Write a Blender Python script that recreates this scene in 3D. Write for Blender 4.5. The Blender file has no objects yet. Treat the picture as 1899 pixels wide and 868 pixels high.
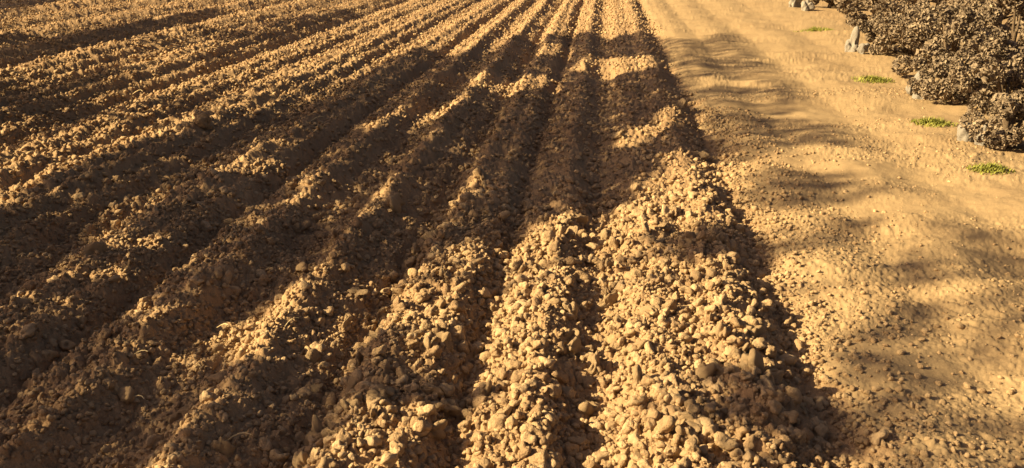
import bpy, math, random
import numpy as np
from mathutils import Vector, Matrix
random.seed(7); rng=np.random.default_rng(11)
scene=bpy.context.scene
scene.view_settings.view_transform='Standard'
scene.view_settings.look='None'
scene.view_settings.exposure=0
COL=scene.collection
# ---------------- camera ----------------
H=1.5; F=1650.0; HORIZ=564.0
PITCH=math.atan(HORIZ/F); YAW=math.atan(170.5*math.cos(PITCH)/F)
cam=bpy.data.cameras.new("camera"); co=bpy.data.objects.new("camera",cam); COL.objects.link(co)
cam.sensor_width=36; cam.lens=36*F/1899; cam.clip_end=3000; cam.clip_start=0.05
co.location=(0,0,H); co.rotation_euler=(math.pi/2-PITCH,0,YAW)
scene.camera=co
cp,sp,cy,sy=math.cos(PITCH),math.sin(PITCH),math.cos(YAW),math.sin(YAW)
def survey(u,v):            # surveyed point of the photo -> place on the ground plane
    u=u-949.5; w=v-434+HORIZ
    z=F*H/(cp*w); L=u*z/F; f=(z-H*sp)/cp
    return (L*cy-f*sy, L*sy+f*cy)
def to_plan(X,Y):
    L=X*cy+Y*sy; f=-X*sy+Y*cy
    z=f*cp+H*sp; z=np.where(z<0.2,0.2,z)
    return 949.5+F*L/z, 434+F*(H*cp-f*sp)/z
# ---------------- light ----------------
EL=math.radians(28.5); AZ=math.radians(-12)
S=Vector((-math.cos(EL)*math.cos(AZ), math.cos(EL)*math.sin(AZ), math.sin(EL)))
sun=bpy.data.lights.new("sun",'SUN'); so=bpy.data.objects.new("sun",sun); COL.objects.link(so)
sun.energy=13.8; sun.angle=math.radians(0.6); sun.color=(1.0,0.79,0.44)
so.rotation_euler=S.to_track_quat('Z','Y').to_euler(); so.location=(-20,0,20)
w=bpy.data.worlds.new("World"); scene.world=w; w.use_nodes=True
nt=w.node_tree; bg=nt.nodes["Background"]
sky=nt.nodes.new('ShaderNodeTexSky'); sky.sky_type='NISHITA'; sky.sun_disc=False
sky.sun_elevation=EL; sky.sun_rotation=math.atan2(S.x,S.y); sky.dust_density=5; sky.ozone_density=0.3
tint=nt.nodes.new('ShaderNodeMix'); tint.data_type='RGBA'; tint.blend_type='MULTIPLY'; tint.inputs[0].default_value=1
tint.inputs[7].default_value=(1.0,0.84,0.80,1)
nt.links.new(sky.outputs[0],tint.inputs[6]); nt.links.new(tint.outputs[2],bg.inputs[0]); bg.inputs[1].default_value=0.078
# ---------------- noise ----------------
def hsh(ix,iy,s):
    h=(ix.astype(np.int64)*374761393+iy.astype(np.int64)*668265263+s*974634777)&0xffffffff
    h=((h^(h>>13))*1274126177)&0xffffffff
    h=((h^(h>>16))*2246822519)&0xffffffff
    h=h^(h>>15)
    return (h&0xffffff).astype(np.float32)/16777216.0
def vn(x,y,s):
    ix=np.floor(x);iy=np.floor(y);fx=x-ix;fy=y-iy
    fx=fx*fx*(3-2*fx);fy=fy*fy*(3-2*fy)
    a=hsh(ix,iy,s);b=hsh(ix+1,iy,s);c=hsh(ix,iy+1,s);d=hsh(ix+1,iy+1,s)
    return (a+(b-a)*fx)*(1-fy)+(c+(d-c)*fx)*fy
def fbm(x,y,s,o=3):
    r=0;a=0.5
    for i in range(o):
        r=r+a*(vn(x,y,s+i)-0.5)*2; x=x*2.03+5.1;y=y*2.03+1.7;a*=0.5
    return r
def bumps(x,y,cell,rlo,rhi,prob,s):
    gx=x/cell;gy=y/cell;ix=np.floor(gx);iy=np.floor(gy);out=np.zeros_like(x)
    for dx in(-1,0,1):
        for dy in(-1,0,1):
            jx=ix+dx;jy=iy+dy
            px=jx+hsh(jx,jy,s);py=jy+hsh(jx,jy,s+1)
            q=hsh(jx,jy,s+2);r=rlo+(rhi-rlo)*q*q
            r=np.where(hsh(jx,jy,s+3)<prob,r,0)
            d2=(gx-px)**2+(gy-py)**2
            out=np.maximum(out,np.sqrt(np.maximum(r*r-d2,0)))
    return out*cell
# ---------------- terrain ----------------
knots=[(-8.6,.10),(-8.0,-.08),(-7.4,.10),(-6.85,-.09),(-6.3,.10),(-5.65,-.10),(-5.0,.11),(-4.42,-.09),(-3.85,.07),(-3.5,.0),(-3.1,.065),(-2.68,-.07),
 (-2.24,.065),(-1.96,-.05),(-1.69,.06),(-1.42,-.055),(-1.16,.075),(-.91,-.06),(-.66,.07),(-.42,-.04),(-.19,.055),(.03,-.05),(.3,.035),(.44,.025),(.58,.055),(.82,-.065),(1.02,-.0),(1.15,.02),(1.42,-.005),(1.75,.03),(2.1,.0),(2.5,.035),(3.0,.01),(3.5,.04),(60,.03)]
lx=-9.2;sg=-1;left=[]
while lx>-60: left.append((lx,.09*sg)); lx-=.6; sg=-sg
knots=left[::-1]+knots
kx=np.array([k[0] for k in knots]);kz=np.array([k[1] for k in knots])*.86
def ridge(x):
    i=np.clip(np.searchsorted(kx,x)-1,0,len(kx)-2)
    t=np.clip((x-kx[i])/(kx[i+1]-kx[i]),0,1); a=kz[i];b=kz[i+1]
    ts=t*t*(3-2*t)
    up=np.where(b>a,1-(1-t)**1.7,t**1.7)
    q=.5*ts+.5*up
    return a*(1-q)+b*q
def bend(Y): return .14*np.exp(-(np.maximum(Y,0)/2.8)**2)
def edge(Y): return .90+.03*np.sin(Y*.9+1)+.015*np.sin(Y*3.1)-bend(Y)
def height(X,Y):
    X=np.asarray(X,dtype=np.float64);Y=np.asarray(Y,dtype=np.float64)
    D=np.hypot(X,Y)
    xw=X+bend(Y)*np.clip(X+.2,0,1)+.035*fbm(Y*.8,X*.3,3,2)+.034*fbm(X*3.5,Y*3.5,5,3)
    field=np.clip((edge(Y)-X)/.3+.5,0,1)
    z=ridge(xw)*(1+.5*fbm(X*1.4,Y*2.4,9,2)*field)
    z=z+field*.016*np.sin(xw*2*math.pi/.21+1.5*np.sin(xw*2.2))*np.clip(.4-X,0,1)*(D<30)
    nf=np.clip(1.25-D/16,.35,1)
    z=z+field*nf*.042*fbm(X*4,Y*3.4,21,4)+(1-field)*(.05*fbm(X*.9+3,Y*2.0,31,2)+.026*fbm(X*3.0,Y*4.4,33,3)+.006*fbm(X*12,Y*12,35,3))
    near=np.clip((40-D)/10,0,1)
    m=D<40
    if m.any():
        x=X[m];y=Y[m];f=field[m];dd=D[m]
        wx=x+.017*fbm(x*24,y*24,41,3);wy=y+.017*fbm(x*24+9,y*24,43,3)
        amt=.5+.5*np.clip(vn(x*2.1,y*1.3,51)*2-.4,0,1)
        b=bumps(wx,wy,.10,.2,.5,.5,61)*.6*amt
        b2=bumps(wx+3.3,wy,.052,.22,.6,.88,71)*.95*amt
        b3=bumps(wx,wy+2.2,.024,.3,.65,.9,81)*.9
        b4=bumps(wx+1.1,wy+2.2,.013,.3,.65,.9,85)*.8*(dd<6)
        bb=np.maximum(b,b2)+b3*.75+b4*.7+.005*fbm(x*60,y*60,87,2)
        pm=np.clip(vn(x*1.7,y*2.6,95)*2.2-.7,.04,1)
        pathb=(bumps(wx,wy,.06,.15,.4,.6,91)*.4+b3*.5)*pm+b4*.2
        z[m]=z[m]+near[m]*(f*bb+(1-f)*pathb)
    return z
A0=math.pi/2+YAW; hv=math.radians(38)
fine=np.linspace(A0-hv,A0+hv,1400)
side1=np.linspace(A0+hv,A0+math.radians(62),140)[1:]
side0=np.linspace(A0-math.radians(62),A0-hv,140)[:-1]
rest=np.linspace(A0+math.radians(62),A0+2*math.pi-math.radians(62),90)[1:-1]
ang=np.concatenate([side0,fine,side1,rest])
rad=np.concatenate([[.001,.15,.3],np.linspace(.45,1.6,40)[:-1],1/np.linspace(1/1.6,1/26,900),26*np.geomspace(1.03,40,60)])
R,Aa=np.meshgrid(rad,ang,indexing='ij')
GX=R*np.cos(Aa);GY=R*np.sin(Aa)
GZ=height(GX.ravel(),GY.ravel()).reshape(GX.shape)
nr,na=GX.shape
V=np.stack([GX,GY,GZ],-1).reshape(-1,3)
ii,jj=np.meshgrid(np.arange(nr-1),np.arange(na),indexing='ij')
j2=(jj+1)%na
Q=np.stack([ii*na+jj,(ii+1)*na+jj,(ii+1)*na+j2,ii*na+j2],-1).reshape(-1,4)
def mesh_from(name,V,Fc,smooth=True):
    k=Fc.shape[1]; me=bpy.data.meshes.new(name)
    me.vertices.add(len(V)); me.vertices.foreach_set("co",np.ascontiguousarray(V,dtype=np.float32).ravel())
    me.loops.add(Fc.size); me.loops.foreach_set("vertex_index",np.ascontiguousarray(Fc,dtype=np.int32).ravel())
    me.polygons.add(len(Fc)); me.polygons.foreach_set("loop_start",np.arange(0,Fc.size,k,dtype=np.int32))
    me.update(calc_edges=True)
    me.polygons.foreach_set("use_smooth",np.full(len(Fc),smooth,dtype=bool))
    me.update(); return me
def obj(name,me,mat=None,parent=None,**kw):
    o=bpy.data.objects.new(name,me); COL.objects.link(o)
    if mat and me: me.materials.append(mat)
    if parent: o.parent=parent
    for k,v in kw.items(): o[k]=v
    return o
# ---------------- materials ----------------
def soil_mat(name,c1,c2,c3,bump=.5,island=False,scale=1.0,dist=.016):
    m=bpy.data.materials.new(name); m.use_nodes=True; n=m.node_tree.nodes; l=m.node_tree.links
    b=n["Principled BSDF"]; b.inputs['Roughness'].default_value=.95; b.inputs['Specular IOR Level'].default_value=.12
    tc=n.new('ShaderNodeTexCoord')
    def noise(s,d=4,r=.6):
        t=n.new('ShaderNodeTexNoise'); t.inputs['Scale'].default_value=s; t.inputs['Detail'].default_value=d; t.inputs['Roughness'].default_value=r
        l.new(tc.outputs['Object'],t.inputs['Vector']); return t
    a=noise(1.3*scale,5); c=noise(28*scale,5,.7); g=noise(230,3,.6); g2=noise(90,5,.7)
    mx=n.new('ShaderNodeMath'); mx.operation='ADD'; l.new(a.outputs[0],mx.inputs[0]); l.new(c.outputs[0],mx.inputs[1])
    last=mx.outputs[0]
    mm=n.new('ShaderNodeMath'); mm.operation='ADD'; l.new(last,mm.inputs[0]); l.new(g.outputs[0],mm.inputs[1]); last=mm.outputs[0]
    div=3
    if island:
        ge=n.new('ShaderNodeNewGeometry'); m3=n.new('ShaderNodeMath'); m3.operation='ADD'; l.new(last,m3.inputs[0]); l.new(ge.outputs['Random Per Island'],m3.inputs[1]); last=m3.outputs[0]; div=4
    d=n.new('ShaderNodeMath'); d.operation='DIVIDE'; d.inputs[1].default_value=div; l.new(last,d.inputs[0])
    r=n.new('ShaderNodeValToRGB'); e=r.color_ramp.elements
    e[0].position=.36; e[0].color=(*c1,1); e[1].position=.66; e[1].color=(*c3,1); q=e.new(.5); q.color=(*c2,1)
    l.new(d.outputs[0],r.inputs[0]); l.new(r.outputs[0],b.inputs['Base Color'])
    ad=n.new('ShaderNodeMath'); ad.operation='MULTIPLY_ADD'; ad.inputs[1].default_value=.4; l.new(g.outputs[0],ad.inputs[0]); l.new(g2.outputs[0],ad.inputs[2])
    bp=n.new('ShaderNodeBump'); bp.inputs['Strength'].default_value=bump; bp.inputs['Distance'].default_value=dist
    l.new(ad.outputs[0],bp.inputs['Height']); l.new(bp.outputs[0],b.inputs['Normal'])
    return m
MS=soil_mat("tilled_soil",(.24,.15,.082),(.37,.24,.13),(.47,.32,.18),.6)
MC=soil_mat("clod_soil",(.33,.215,.122),(.46,.315,.175),(.58,.41,.24),.75,True,1.0,.019)
MP=soil_mat("path_sand",(.27,.18,.098),(.35,.245,.135),(.40,.285,.158),.35)
MG=soil_mat("dry_ground",(.26,.17,.09),(.35,.24,.13),(.42,.3,.17),.5)
MST=soil_mat("pale_stone",(.20,.18,.155),(.28,.25,.215),(.34,.31,.27),.6)
MBARK=soil_mat("bark",(.09,.06,.04),(.14,.1,.065),(.2,.15,.1),.8)
def leaf_mat(name,a,b_,tr=.25):
    m=bpy.data.materials.new(name); m.use_nodes=True; n=m.node_tree.nodes; l=m.node_tree.links
    b=n["Principled BSDF"]; b.inputs['Roughness'].default_value=.75; b.inputs['Specular IOR Level'].default_value=.2
    ge=n.new('ShaderNodeNewGeometry'); r=n.new('ShaderNodeValToRGB'); e=r.color_ramp.elements
    e[0].color=(*a,1); e[1].color=(*b_,1); l.new(ge.outputs['Random Per Island'],r.inputs[0]); l.new(r.outputs[0],b.inputs['Base Color'])
    return m
MBUSH=leaf_mat("dry_leaf",(.12,.09,.065),(.30,.23,.155))
MGRASS=leaf_mat("grass_blade",(.17,.19,.035),(.32,.31,.07))
MLEAF=leaf_mat("tree_leaf",(.04,.07,.02),(.09,.12,.03))
MSTRAW=leaf_mat("straw",(.5,.38,.2),(.65,.52,.3))
# ---------------- ground pieces ----------------
fc=V[Q].mean(1)
isf=fc[:,0]<edge(fc[:,1])+.16*fbm(fc[:,0]*6,fc[:,1]*6,77,4)
isp=(~isf)&(fc[:,0]<3.9)
def sub(name,mask,mat):
    q=Q[mask]; u,inv=np.unique(q,return_inverse=True)
    me=mesh_from(name,V[u],inv.reshape(q.shape)); return obj(name,me,mat,kind="structure")
sub("ploughed_field",isf,MS)["label"]="ploughed brown soil field with long parallel furrows"
sub("dirt_path",isp,MP)["label"]="smooth sandy dirt path beside the ploughed furrows"
sub("ground",(~isf)&(~isp),MG)["label"]="dry brown ground beyond the path"
# ---------------- clods ----------------
import bmesh
def ico(level):
    bm=bmesh.new(); bmesh.ops.create_icosphere(bm,subdivisions=level,radius=1)
    v=np.array([x.co[:] for x in bm.verts]); f=np.array([[q.index for q in p.verts] for p in bm.faces]); bm.free(); return v,f
def variants(level,n,rough,lumps=16):
    v,f=ico(level); out=[]
    for k in range(n):
        p=v.copy()
        for _ in range(6):
            d=rng.normal(size=3);d/=np.linalg.norm(d); c=rng.uniform(.5,.9)
            t=p@d; p=p-np.outer(np.maximum(t-c,0)*.75,d)
        for _ in range(lumps):
            d=rng.normal(size=3);d/=np.linalg.norm(d); wd=rng.uniform(.05,.4)
            t=np.clip(((v@d)-(1-wd))/wd,0,1); t=t*t*(3-2*t); p=p+v*(t*rng.uniform(-.38,.44)*(wd*2.4)**.45*rough)[:,None]
        p=p+v*(rng.normal(size=len(v))*.035*rough)[:,None]
        p=p*rng.uniform([.75,.8,.6],[1.3,1.15,.95]); out.append(p)
    return out,f
V3=variants(4,10,1.15,80);V2=variants(3,40,1.15,36);V1=variants(2,40,1.0,12)
def rots(n):
    q=rng.normal(size=(n,4));q/=np.linalg.norm(q,axis=1)[:,None];w_,x,y,z=q.T
    return np.stack([1-2*(y*y+z*z),2*(x*y-z*w_),2*(x*z+y*w_),2*(x*y+z*w_),1-2*(x*x+z*z),2*(y*z-x*w_),2*(x*z-y*w_),2*(y*z+x*w_),1-2*(x*x+y*y)],-1).reshape(-1,3,3)
allV=[];allF=[];off=0
def scatter(x,y,r,var,lift=.35):
    global off
    vs,f=var; n=len(x)
    z=height(x,y)+r*lift
    k=rng.integers(len(vs),size=n); B=np.stack(vs)[k]; M=rots(n)
    P=np.einsum('nij,nvj->nvi',M,B)*r[:,None,None]; P[:,:,2]*=.9
    P+=np.stack([x,y,z],-1)[:,None,:]
    nv=P.shape[1]
    allV.append(P.reshape(-1,3)); allF.append((f[None]+(np.arange(n)*nv)[:,None,None]+off).reshape(-1,3)); off+=n*nv
def place(x0,x1,y0,y1,dens,dfun=None):
    n=int((x1-x0)*(y1-y0)*dens); x=rng.uniform(x0,x1,n);y=rng.uniform(y0,y1,n)
    keep=(x<edge(y)-.04+.06*rng.normal(size=n))
    a=np.arctan2(y,x); keep&=(abs(a-A0)<math.radians(42))
    if dfun is not None: keep&=rng.uniform(size=n)<dfun(x,y)
    return x[keep],y[keep]
cm=lambda x,y: np.clip((x+1.1)/.5,0,1)*np.clip((5.4-y)/1.5,0,1)
cen=lambda x,y: .11+.85*cm(x,y)*np.clip(vn(x*2.3,y*1.7,101)*2.2-.25,.25,1)
x,y=place(-3.5,1.1,.9,5.2,760,cen); scatter(x,y,.009+.021*rng.uniform(size=len(x))**1.9,V2,.38)
x,y=place(-4.5,1.1,.9,4.6,4300,lambda x,y:.4+.6*vn(x*3,y*3,111)); scatter(x,y,.0035+.010*rng.uniform(size=len(x))**2.0,V1,.38)
grv=lambda x,y:(.3+.7*vn(x*2,y*2,121))*np.where(x>-3.4,np.clip(.65-4*ridge(x),.3,1),.95)
x,y=place(-9,1.1,4.6,9,1350,grv); scatter(x,y,.005+.017*rng.uniform(size=len(x))**2.0,V1,.42)
lv,lf=variants(1,24,.5)
x,y=place(-18,1.1,9,22,300,grv); scatter(x,y,.010+.019*rng.uniform(size=len(x))**1.8,(lv,lf),.42)
# crumbs on the path
n=14000; x=.8+3.4*rng.uniform(size=n)**1.7;y=rng.uniform(1,9,n); k=rng.uniform(size=n)<np.clip(vn(x*1.7,y*2.6,95)*2-.8,.04,1)
x=x[k];y=y[k]; scatter(x,y,.003+.008*rng.uniform(size=len(x))**3.0,V1,.2)
n=4600; y=rng.uniform(1.2,8,n); x=edge(y)-.03+.18*rng.exponential(size=n)*(.4+vn(y*1.5,y*0,97)); scatter(x,y,.003+.013*rng.uniform(size=n)**3.0,V1,.25)
me=mesh_from("soil_clods",np.concatenate(allV),np.concatenate(allF))
obj("soil_crumbs",me,MC,kind="stuff",label="crumbly brown soil lumps covering the ploughed ridges")
# individual larger clods
big=[(735,395,.050),(1395,715,.042),(590,808,.032),(415,858,.032),(1125,560,.032),(1100,745,.038),(665,560,.03),(580,670,.022),(1300,290,.045),(1262,203,.05),
(1150,260,.035),(375,250,.06),(395,290,.025),(512,325,.028),(180,500,.03),(600,325,.024),(226,665,.022),(355,760,.025),(320,777,.022),(1340,470,.036),(1390,640,.03),
(925,655,.026),(1190,660,.03),(1105,680,.03),(905,735,.026),(1060,630,.028),(990,510,.028),(700,640,.024),(550,430,.024),(480,320,.024),(1060,425,.04),(890,350,.038),(1420,520,.024),(150,600,.024)]
vm=[]
for p in V3[0]:
    vm.append(mesh_from("soil_clod",p,V3[1])); vm[-1].materials.append(MC)
pts=[(*survey(u,v),r) for u,v,r in big]
while len(pts)<120:
    xx=random.uniform(-1.0,.60);yy=random.uniform(2.0,4.5); pts.append((xx,yy,random.uniform(.018,.030)))
for i,(xx,yy,r) in enumerate(pts):
    o=obj("soil_clod",vm[i%len(vm)],None,category="soil clod",group="large clods lying on the ploughed ridges",label="large rounded brown soil clod on a ploughed ridge")
    z=float(height(np.array([xx]),np.array([yy]))[0])
    o.location=(xx,yy,z+r*.3); o.scale=(r,r,r*.85); o.rotation_euler=[random.uniform(0,6.28) for _ in range(3)]
# ---------------- tubes ----------------
def tube(pts,rs,n=7):
    pts=[Vector(p) for p in pts]; vs=[];fs=[]
    for i,p in enumerate(pts):
        d=(pts[min(i+1,len(pts)-1)]-pts[max(i-1,0)]).normalized()
        a=d.orthogonal().normalized(); b=d.cross(a)
        for k in range(n):
            t=2*math.pi*k/n; vs.append(p+(a*math.cos(t)+b*math.sin(t))*rs[i])
    for i in range(len(pts)-1):
        for k in range(n): fs.append((i*n+k,i*n+(k+1)%n,(i+1)*n+(k+1)%n,(i+1)*n+k))
    return vs,fs
def tubes_mesh(name,lst,n=7):
    vs=[];fs=[]
    for p,r in lst:
        a,b=tube(p,r,n); o=len(vs); vs+=a; fs+=[tuple(i+o for i in q) for q in b]
    me=bpy.data.meshes.new(name); me.from_pydata(vs,[],fs); me.update()
    for p in me.polygons: p.use_smooth=True
    return me
def leaves_mesh(name,C,size):
    n=len(C); M=rots(n); base=np.array([[-.5,0,0],[0,-.32,.08],[.5,0,0],[0,.32,.08]])
    P=np.einsum('nij,vj->nvi',M,base)*size[:,None,None]+C[:,None,:]
    return mesh_from(name,P.reshape(-1,3),np.arange(n*4).reshape(-1,4),False)
# ---------------- straws ----------------
for (u,v,L,a) in [(430,465,.13,1.2),(252,172,.25,-.6),(670,372,.11,-.7),(368,702,.08,-.9),(255,757,.08,-.4),(445,838,.08,.1),(590,240,.1,.3),(170,690,.06,-1.2),(265,687,.06,0),(415,618,.08,-.5),(545,640,.06,.8),(40,485,.1,-.5),(650,770,.07,.7),(590,780,.06,1.1)]:
    xx,yy=survey(u,v); z=float(height(np.array([xx]),np.array([yy]))[0])+.026
    ps=[(xx+math.cos(a)*L*(t-.5)+.1*L*math.sin(3*t)*-math.sin(a),yy+math.sin(a)*L*(t-.5)+.15*L*math.sin(3*t),z+.25*L*t*(1-t)*2+.3*L*t) for t in [0,.25,.5,.75,1]]
    k=.0022 if v>300 else .004
    obj("straw",tubes_mesh("straw",[(ps,[k*.7,k,k,k*.8,k*.5])],5),MSTRAW,category="straw",group="dry straws on the soil",label="thin pale dry straw lying on the soil")
# ---------------- grass tufts ----------------
def tuft(u,v,rad,n,hh,name="grass_tuft",lab="small yellow-green grass tuft growing beside the dirt path",cat="grass tuft"):
    cx,cy_=survey(u,v); vs=[];fs=[]
    for i in range(n):
        r=rad*random.random()**1.0;t=random.uniform(0,6.28);x=cx+r*math.cos(t);y=cy_+.8*r*math.sin(t)
        z=float(height(np.array([x]),np.array([y]))[0])-.005
        h=hh*random.uniform(.5,1.15)*(1-.5*r/rad);a=random.uniform(0,6.28);le=random.uniform(.2,.9)*h;wd=random.uniform(.003,.006)
        sx,sy_=-math.sin(a)*wd,math.cos(a)*wd;o=len(vs)
        for k,(q,ww) in enumerate([(0,1),(.5,.8),(1,.1)]):
            ox=x+math.cos(a)*le*q*q;oy=y+math.sin(a)*le*q*q;oz=z+h*q*(1-.25*q)
            vs+=[(ox-sx*ww,oy-sy_*ww,oz),(ox+sx*ww,oy+sy_*ww,oz)]
        fs+=[(o,o+1,o+3,o+2),(o+2,o+3,o+5,o+4)]
    me=bpy.data.meshes.new(name); me.from_pydata(vs,[],fs); me.update()
    obj(name,me,MGRASS,category=cat,label=lab,group="grass tufts along the path edge")
TU=[(1508,62,.30),(1620,152,.22),(1730,241,.18),(1836,327,.15)]
for u,v,r in TU: tuft(u,v,r,480,.08*(r/.2)**.6)
tuft(597,252,.02,6,.05,"seedling","tiny green seedling sprouting from the soil","seedling")
# ---------------- bushes ----------------
def bush(x,y,hx,hz,seedk,lean):
    z0=float(height(np.array([x]),np.array([y]))[0])
    e=obj("dry_bush",None,category="bush",label="dense dry brown bush growing beside the dirt path",group="dry bushes along the path"); e.location=(x,y,z0)
    rg=np.random.default_rng(seedk)
    c0=np.array([lean,.0,hz*.45])
    nc=22; d=rg.normal(size=(nc,3)); d/=np.linalg.norm(d,axis=1)[:,None]
    rr=rg.uniform(.4,1.2,nc)[:,None]**.6
    cc=c0+d*rr*np.array([hx*.54,hx*.54,hz*.5])
    C=[];sz=[]
    for c in cc:
        k=rg.integers(190,330); dd=rg.normal(size=(k,3)); dd/=np.linalg.norm(dd,axis=1)[:,None]
        C.append(c+dd*rg.uniform(.9,1,(k,1))*rg.uniform(.08,.17)*hz**.6); sz.append(rg.uniform(.035,.075,k)*hz**.5)
    C=np.concatenate(C);sz=np.concatenate(sz); ok=C[:,2]>.015
    obj("crown",leaves_mesh("crown",C[ok],sz[ok]),MBUSH,e)
    L=[([(lean*.6,0,-.05),(lean*.7,0,hz*.15),(lean*.9,0,hz*.45)],[.045,.035,.02])]
    for c in cc[:14]: L.append(([(lean*.75,0,hz*.13),tuple((c+c0*.5)/1.5),tuple(c)],[.02,.012,.005]))
    obj("stem",tubes_mesh("stem",L),MBARK,e)
def bp(u,v,*a):
    x,y=survey(u,v); bush(x,y,*a)
bp(1522,18,1.0,.55,1,.25); bp(1622,100,.8,.48,2,.2); bp(1732,190,.64,.43,3,.16); bp(1834,280,.5,.36,4,.13)
bp(1640,66,1.2,.9,5,.1); bp(1745,155,.9,.7,6,.05); bp(1850,240,.7,.55,13,.05); bp(1610,20,1.5,1.2,7,.15); bp(1850,60,1.5,1.2,8,.0); bp(1730,25,1.5,1.2,9,.1); bp(1870,130,1.1,.9,10,.0); bp(1750,95,1.1,.9,11,.1); bp(1950,190,.9,.8,12,.0); bp(1690,112,.9,.6,14,.1); bp(1800,198,.7,.5,15,.1)
for u,v,r in [(1476,16,.12),(1577,98,.09),(1688,185,.073),(1793,272,.058),(1496,22,.08),(1598,103,.06),(1710,190,.05),(1814,278,.04)]:
    x,y=survey(u,v); me=mesh_from("pale_stone",V3[0][int(v)%10],V3[1]); o=obj("pale_stone",me,MST,category="stone",group="pale stones at the foot of the bushes",label="pale grey stone lying at the foot of a dry bush")
    o.location=(x,y,float(height(np.array([x]),np.array([y]))[0])+r*.8); o.scale=(r*.8,r*.8,r*1.6)
# ---------------- trees shading the field ----------------
def pip(u,v,poly):
    ins=np.zeros(len(u),bool); n=len(poly)
    for i in range(n):
        x1,y1=poly[i];x2,y2=poly[(i+1)%n]
        c=((y1>v)!=(y2>v)); ins^=c&(u<(x2-x1)*(v-y1)/((y2-y1) or 1e-9)+x1)
    return ins
SH=[(1,[(700,118),(790,98),(870,112),(955,72),(1010,80),(1090,62),(1140,75),(1200,62),(1290,85),(1420,72),(1480,105),(1430,135),(1340,125),(1290,150),(1330,185),(1300,225),(1320,285),(1250,305),(1200,365),(1130,395),(1040,420),(960,455),(870,480),(800,520),(730,520),(700,590),(690,640),(760,650),(830,650),(770,720),(720,790),(680,900),(-300,1000),(-300,640),(0,600),(130,575),(280,560),(420,500),(330,450),(150,480),(-50,560),(-50,450),(90,370),(200,310),(330,265),(430,235),(560,190)]),
(.3,[(740,700),(960,670),(940,740),(800,810)]),(1,[(1250,455),(1430,415),(1460,480),(1300,505)]),
(1,[(1440,440),(1580,400),(1640,425),(1500,470)]),(1,[(1540,610),(1700,550),(1899,570),(1950,660),(1700,710),(1560,690)]),
(.35,[(1250,770),(1400,700),(1560,730),(1950,770),(1950,900),(1200,900)]),(1,[(1330,170),(1480,148),(1600,155),(1560,178),(1400,190)]),
(1,[(1330,240),(1460,215),(1580,245),(1480,270),(1380,265)]),(1,[(1380,330),(1460,315),(1600,345),(1700,360),(1560,375),(1430,365)]),
(1,[(1600,475),(1950,455),(1950,515),(1700,530)]),(1,[(-100,-30),(150,-10),(60,25),(-100,45)]),
(1,[(-50,95),(120,72),(330,42),(420,22),(380,50),(180,98),(-50,135)]),(1,[(-50,180),(200,130),(300,138),(180,185),(-50,220)]),(1,[(-50,290),(90,235),(200,215),(130,262),(-50,320)]),(.7,[(420,60),(620,30),(700,20),(600,60),(430,90)])]
HO=[[(860,145),(950,150),(1040,145),(1048,166),(960,181),(890,173)],[(680,243),(760,210),(880,182),(910,200),(800,224),(722,260)],
[(1058,133),(1110,106),(1180,113),(1240,110),(1242,132),(1130,148)],[(680,402),(740,360),(780,385),(755,430),(690,432)],[(810,435),(888,340),(955,338),(935,378),(850,445)],
[(480,590),(560,530),(670,495),(725,530),(670,630),(610,695),(510,705),(445,665)],[(325,630),(420,585),(485,605),(405,695),(310,690)],[(1135,270),(1240,226),(1290,194),(1310,215),(1262,250),(1170,284)],
[(998,96),(1062,84),(1052,108),(988,117)],[(570,395),(640,335),(662,348),(600,415)],[(430,800),(520,725),(555,735),(490,815),(430,850)],
[(150,430),(300,330),(330,345),(190,445)],[(430,330),(560,262),(585,275),(460,345)]]
n=int(30*26*800); X=rng.uniform(-22,8,n);Y=rng.uniform(.0,26,n); U,Vv=to_plan(X,Y)
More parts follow.
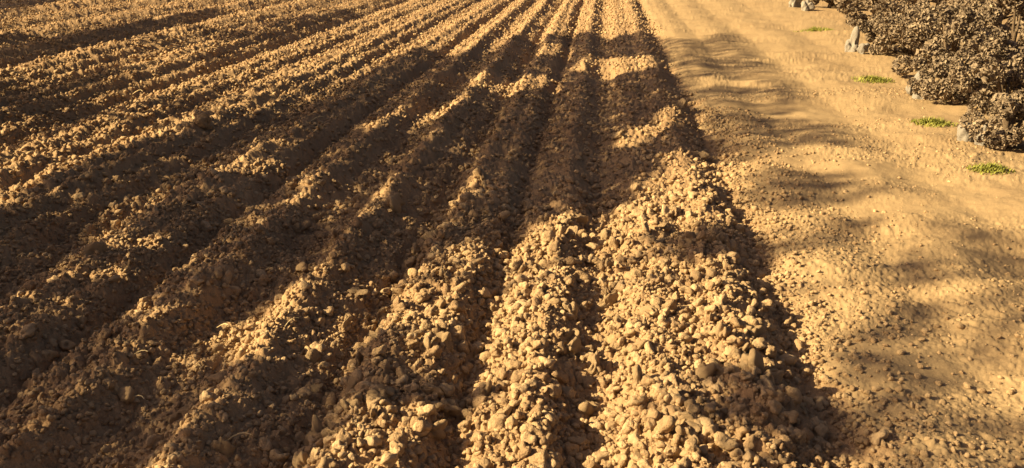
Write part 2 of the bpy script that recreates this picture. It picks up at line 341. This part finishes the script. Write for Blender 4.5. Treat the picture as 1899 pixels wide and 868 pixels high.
# leafy raggedness of the crown outlines
U=U+16*fbm(X*4,Y*4,311,2)*np.clip(3/Y,.25,1); 
dn=np.zeros(n)
for d,p in SH: dn=np.where(pip(U,Vv,p),np.maximum(dn,d),dn)
for p in HO: dn=np.where(pip(U,Vv,p),0,dn)
band=vn(X*.75+.3,Y*2.0+.5*np.sin(X*2),331)*.65+vn(X*2,Y*4.4,333)*.35
onpath=(X>.80)&(X<5)&(Y<14)
dn=np.where(onpath&(band>np.where(Y<4,.49,.55)),1,dn)
dn=np.where((X>2.0)&(Y>4.6),0,dn)
for u,v,r in TU:
    cx,cy_=survey(u,v); dn=np.where((X-cx)**2+(Y-cy_)**2<(r*1.5)**2,0,dn)
pt=vn(X*3.1,Y*3.1,301)*.6+vn(X*7,Y*7,305)*.4
ok=((dn>=.99)|((dn>0)&(pt<.25+dn*.5)))&(Vv>-60)&(Vv<1010)
ok&=~(onpath&(rng.uniform(size=n)>np.where(Y<5,.30,.36)))
gap=vn(X*4.5,Y*2.2,351)*.6+vn(X*9,Y*6,353)*.4
ok&=~((X<-.9)&(Y<7)&((rng.uniform(size=n)>.85)|(gap>.70)))
far=Y>8; ok&=~(far&(rng.uniform(size=n)>.8))
hgt=rng.uniform(2.6,4.3,len(X))+np.clip(Y-9,0,8)*.1+np.where(onpath,2.6,0)
X=X[ok];Y=Y[ok];hgt=hgt[ok]
C=np.stack([X+S.x/S.z*hgt,Y+S.y/S.z*hgt,hgt],-1)
ty=[(-6.6,-1.2),(-7.2,2.2),(-9,6.2),(-12.5,11),(-18,16.5)]
own=np.argmin(np.stack([(C[:,1]-b)**2+.3*(C[:,0]-a)**2 for a,b in ty]),0)
for k,(a,b) in enumerate(ty):
    c=C[own==k]
    if len(c)<20: continue
    z0=float(height(np.array([a]),np.array([b]))[0])
    e=obj("orchard_tree",None,category="tree",label="leafy orchard tree standing along the field edge",group="trees along the field edge"); e.location=(a,b,z0)
    lc=c-np.array([a,b,z0])
    obj("crown",leaves_mesh("crown",lc,rng.uniform(.08,.14,len(lc))),MLEAF,e)
    L=[([(0,0,-.1),(.06,.03,1.0),(-.02,.08,2.0),(.1,0,3.2)],[.17,.13,.10,.05])]
    for c2 in lc[rng.integers(len(lc),size=14)]:
        L.append(([(0,.05,1.9+.5*random.random()),(c2[0]*.5,c2[1]*.5,c2[2]*.5+1.4),tuple(c2)],[.045,.03,.008]))
    obj("trunk",tubes_mesh("trunk",L,9),MBARK,e)
